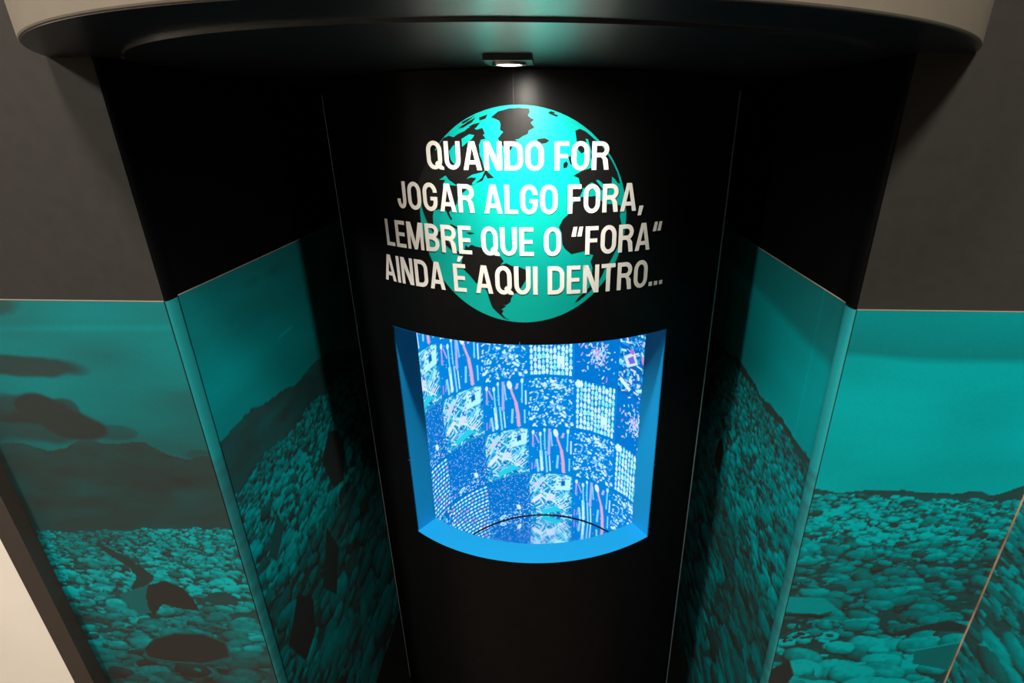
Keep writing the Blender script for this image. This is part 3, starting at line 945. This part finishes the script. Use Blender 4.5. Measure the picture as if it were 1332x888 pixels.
        for r_ in range(rows):
            x = U(-6, 6)
            y = 8 + (H - 16) * (r_ + 0.5) / rows
            while x < W:
                L = U(11, 19)
                c = rg.choice(((0.55, 0.95, 0.98), (0.8, 0.97, 1.0), (0.3, 0.8, 1.0), (0.5, 0.98, 0.85), (0.95, 0.38, 0.50), (0.35, 0.6, 1.0), (0.7, 0.9, 1.0)))
                fill_ellipse(img, x + L / 2, y, L / 2, 5.2, -0.12, c)
                x += L + 4
    small = img.reshape(HI_H // 2, 2, HI_W // 2, 2, 3).mean((1, 3)) * np.array((0.72, 0.92, 1.0))
    small[:, :, 1:] = np.maximum(small[:, :, 1:], (0.13, 0.52))
    return small


def picture_mesh(kind):
    rgb = picture(kind)
    h, w = rgb.shape[:2]
    # angles run left to right, flat strip bent to the chamber radius about the local origin
    t = np.linspace(-TWD / 2, TWD / 2, w)[None, :].repeat(h, 0)
    z = np.linspace(0.0003, THT - 0.0003, h)[:, None].repeat(w, 1)
    co = np.stack([RI * np.sin(t), RI * np.cos(t), z], -1)
    return grid_object('picture_panel', co, rgb, M['screen'], column)


PICTURES = ['lit picture of tangled waste and white fragments', 'lit picture of sparse coloured plastic slivers',
            'lit picture of pale green bottles in rows', 'lit picture of scattered white plastic fragments',
            'lit picture of toothbrushes, one large and pink', 'lit picture of circuit board and tangled waste',
            'lit picture of tiny specks on blue', 'lit picture of red and white lozenges in rows']
protos = {}
TC4 = 0.085                                            # middle angle of the panel column left of the brush panels
for c in range(1, 7):
    for r_ in range(0, 5):
        kind = (r_ - c + 5) % 8
        if kind in protos:
            o = protos[kind].copy()
            COL.objects.link(o)
        else:
            o = picture_mesh(kind)
            protos[kind] = o
        o.parent = column
        o.matrix_parent_inverse = column.matrix_world.inverted()
        th = TC4 + (c - 4) * TWD
        o.location = (XI, YI, EYE - 0.6015 - THT * r_ + 0.001)
        o.rotation_euler = (0, 0, -th)
        o['label'] = PICTURES[kind]
# ------------------------------------------------------------------ flat vinyl on the column skin
def vinyl(name, polys, off, material, parent):
    """flat print outlines (arc, z) cut into narrow strips and bent round the column"""
    bm = bmesh.new()
    for pts in polys:
        vs = [bm.verts.new((x, 0, z)) for x, z in pts]
        for tri in tessellate_polygon([[Vector((x, z, 0)) for x, z in pts]]):
            try:
                bm.faces.new([vs[i] for i in tri])
            except ValueError:
                pass
    lo = min(x for p in polys for x, _ in p)
    hi = max(x for p in polys for x, _ in p)
    x = math.ceil(lo / 0.012) * 0.012
    while x < hi:
        bmesh.ops.bisect_plane(bm, geom=bm.verts[:] + bm.edges[:] + bm.faces[:], plane_co=(x, 0, 0), plane_no=(1, 0, 0), dist=1e-6)
        x += 0.012
    for v in bm.verts:
        a, z = v.co.x, v.co.z
        v.co = col_pt(a / RC, z, RC + off)
    for f in bm.faces:
        c = f.calc_center_median()
        n_ = Vector((c.x - XC, c.y - YC, 0))
        f.normal_update()
        if f.normal.dot(n_) < 0:
            f.normal_flip()
    me = bpy.data.meshes.new(name)
    bm.to_mesh(me)
    bm.free()
    me.materials.append(material)
    o = bpy.data.objects.new(name, me)
    COL.objects.link(o)
    o.parent = parent
    o.matrix_parent_inverse = parent.matrix_world.inverted()
    return o


GU, GZ, GR = -0.0165, EYE - 0.1400, 0.1645
globe = vinyl('globe', [[(GU + GR * 1.012 * math.sin(2 * PI * i / 120), GZ + GR * 0.985 * math.cos(2 * PI * i / 120)) for i in range(120)]], 0.0003, M['globe'], column)
globe['label'] = 'turquoise globe print'
for pts in LAND:
    vinyl('land_mass', [pts], 0.0006, M['land'], globe)
for pts in WATER:
    vinyl('inland_water', [pts], 0.0009, M['globe'], globe)


# lettering: condensed capitals built from strokes, cap height 1
S = 0.155


def arc_pts(cx, cy, rx, ry, a0, a1, n=10):
    return [(cx + rx * math.cos(a0 + (a1 - a0) * i / n), cy + ry * math.sin(a0 + (a1 - a0) * i / n)) for i in range(n + 1)]


def stroke(pts, w=S, closed=False):
    n = len(pts)
    L, Rr = [], []
    for i in range(n):
        if closed:
            p, q = pts[i - 1], pts[(i + 1) % n]
        else:
            p, q = pts[max(0, i - 1)], pts[min(n - 1, i + 1)]
        dx, dy = q[0] - p[0], q[1] - p[1]
        l = math.hypot(dx, dy) or 1
        nx, ny = -dy / l * w / 2, dx / l * w / 2
        L.append((pts[i][0] + nx, pts[i][1] + ny))
        Rr.append((pts[i][0] - nx, pts[i][1] - ny))
    out = []
    for i in range(n if closed else n - 1):
        j = (i + 1) % n
        out.append([L[i], Rr[i], Rr[j], L[j]])
    return out


def rect(x0, y0, x1, y1):
    return [[(x0, y0), (x1, y0), (x1, y1), (x0, y1)]]


def glyph(ch):
    h = S / 2
    if ch in 'OQ':
        w = 0.575
        rx, ry = w / 2 - h, 0.27
        p = arc_pts(w / 2, 1 - h - ry + 0.012, rx, ry, 0, PI) + arc_pts(w / 2, h + ry - 0.012, rx, ry, PI, 2 * PI)
        g_ = stroke(p, closed=True)
        if ch == 'Q':
            g_ += [[(w * 0.52, 0.20), (w * 0.66, 0.30), (w + 0.05, 0.075), (w + 0.05, -0.02), (w * 0.80, 0.0)]]
        return w, g_
    if ch == 'U':
        w = 0.565
        rx = w / 2 - h
        return w, stroke([(h, 1), (h, 0.35)] + arc_pts(w / 2, 0.345, rx, 0.27, PI, 2 * PI) + [(w - h, 0.35), (w - h, 1)])
    if ch == 'A':
        w = 0.62
        return w, [[(0, 0), (S * 1.02, 0), (w / 2 + S * 0.10, 0.86), (w / 2 + S * 0.10, 1), (w / 2 - S * 0.62, 1)],
                   [(w, 0), (w / 2 + S * 0.62, 1), (w / 2 - S * 0.10, 1), (w / 2 - S * 0.10, 0.86), (w - S * 1.02, 0)]] + rect(0.13, 0.20, w - 0.13, 0.345)
    if ch == 'N':
        w = 0.575
        return w, rect(0, 0, S * 0.95, 1) + rect(w - S * 0.95, 0, w, 1) + [[(0, 1), (w - S * 1.15, 0), (w, 0), (S * 1.15, 1)]]
    if ch == 'D':
        w = 0.575
        p = [(S * 0.5, 1 - h), (w - 0.31, 1 - h)] + arc_pts(w - 0.30, 0.70, 0.30 - h, 0.30 - h, PI / 2, 0) + arc_pts(w - 0.30, 0.30, 0.30 - h, 0.30 - h, 0, -PI / 2) + [(w - 0.31, h), (S * 0.5, h)]
        return w, rect(0, 0, S, 1) + stroke(p)
    if ch == 'F':
        return 0.455, rect(0, 0, S, 1) + rect(S, 1 - S * 0.92, 0.455, 1) + rect(S, 0.43, 0.42, 0.43 + S * 0.9)
    if ch in 'EÉ':
        g_ = rect(0, 0, S, 1) + rect(S, 1 - S * 0.92, 0.47, 1) + rect(S, 0.43, 0.44, 0.43 + S * 0.9) + rect(S, 0, 0.48, S * 0.92)
        if ch == 'É':
            g_ += [[(0.17, 1.07), (0.28, 1.07), (0.42, 1.27), (0.23, 1.27)]]
        return 0.48, g_
    if ch == 'L':
        return 0.44, rect(0, 0, S, 1) + rect(S, 0, 0.44, S * 0.92)
    if ch == 'T':
        return 0.52, rect(0, 1 - S * 0.92, 0.52, 1) + rect(0.26 - h, 0, 0.26 + h, 1 - S * 0.9)
    if ch == 'I':
        return S, rect(0, 0, S, 1)
    if ch == 'M':
        w = 0.72
        return w, rect(0, 0, S * 0.9, 1) + rect(w - S * 0.9, 0, w, 1) + [[(0, 1), (w / 2 - S * 0.45, 0), (w / 2 + S * 0.45, 0), (S * 1.25, 1)],
                                                                         [(w, 1), (w - S * 1.25, 1), (w / 2 - S * 0.45, 0), (w / 2 + S * 0.45, 0)]]
    if ch == 'J':
        w = 0.42
        rx = w / 2 - h
        return w, stroke([(w - h, 1), (w - h, 0.32)] + arc_pts(w / 2, 0.31, rx, 0.235, 0, -PI) + [(h, 0.36)])
    if ch == 'G':
        w = 0.575
        rx, ry = w / 2 - h, 0.27
        p = [(w - h, 0.66)] + arc_pts(w / 2, 1 - h - ry + 0.012, rx, ry, 0, PI) + arc_pts(w / 2, h + ry - 0.012, rx, ry, PI, 2 * PI) + [(w - h, 0.50)]
        return w, stroke(p) + rect(w * 0.52, 0.38, w, 0.38 + S * 0.85)
    if ch == 'R':
        w = 0.575
        p = [(S * 0.5, 1 - h), (w - 0.27, 1 - h)] + arc_pts(w - 0.26, 0.72, 0.26 - h, 0.28 - h, PI / 2, -PI / 2) + [(w - 0.27, 0.44 + 0.085), (S * 0.5, 0.44 + 0.085)]
        return w, rect(0, 0, S, 1) + stroke(p) + [[(w * 0.42, 0.50), (w * 0.72, 0.52), (w * 0.93, 0.36), (w, 0), (w - S * 1.05, 0), (w * 0.62, 0.38)]]
    if ch == 'B':
        w = 0.56
        p = [(S * 0.5, 1 - h), (w - 0.28, 1 - h)] + arc_pts(w - 0.27, 0.745, 0.25 - h, 0.255 - h, PI / 2, -PI / 2) + [(S * 0.5, 0.58)]
        q = [(S * 0.5, 0.51), (w - 0.28, 0.51)] + arc_pts(w - 0.265, 0.285, 0.265 - h, 0.285 - h, PI / 2, -PI / 2) + [(S * 0.5, h)]
        return w, rect(0, 0, S, 1) + stroke(p) + stroke(q)
    if ch == ',':
        return 0.19, [[(0.04, 0.17), (0.21, 0.17), (0.13, -0.18), (-0.01, -0.18)]]
    if ch == '.':
        return S, rect(0, 0, S, S)
    if ch in '“”':
        return 0.40, [[(0.0, 0.66), (0.15, 0.66), (0.20, 1.0), (0.07, 1.0)], [(0.20, 0.66), (0.35, 0.66), (0.40, 1.0), (0.27, 1.0)]]
    return 0.26, []


def slogan(text, u0, u1, z0, cap, label):
    adv, items = 0.0, []
    for ch in text:
        w, g_ = glyph(ch)
        items.append((adv, g_))
        adv += w + (0.085 if ch != ' ' else 0.0)
    adv -= 0.085
    k = (u1 - u0) / adv
    polys = [[(u0 + (a + x) * k, z0 + y * cap) for x, y in p] for a, g_ in items for p in g_]
    o = vinyl('slogan_line', polys, 0.0012, M['text'], column)
    o['label'] = label


slogan('QUANDO FOR', -0.1608, 0.1165, EYE - 0.0656, 0.0395, 'white lettering QUANDO FOR')
slogan('JOGAR ALGO FORA,', -0.2262, 0.1785, EYE - 0.1279, 0.0420, 'white lettering JOGAR ALGO FORA,')
slogan('LEMBRE QUE O “FORA”', -0.2633, 0.2190, EYE - 0.1920, 0.0440, 'white lettering LEMBRE QUE O “FORA”')
slogan('AINDA É AQUI DENTRO...', -0.2791, 0.2295, EYE - 0.2546, 0.0460, 'white lettering AINDA É AQUI DENTRO...')
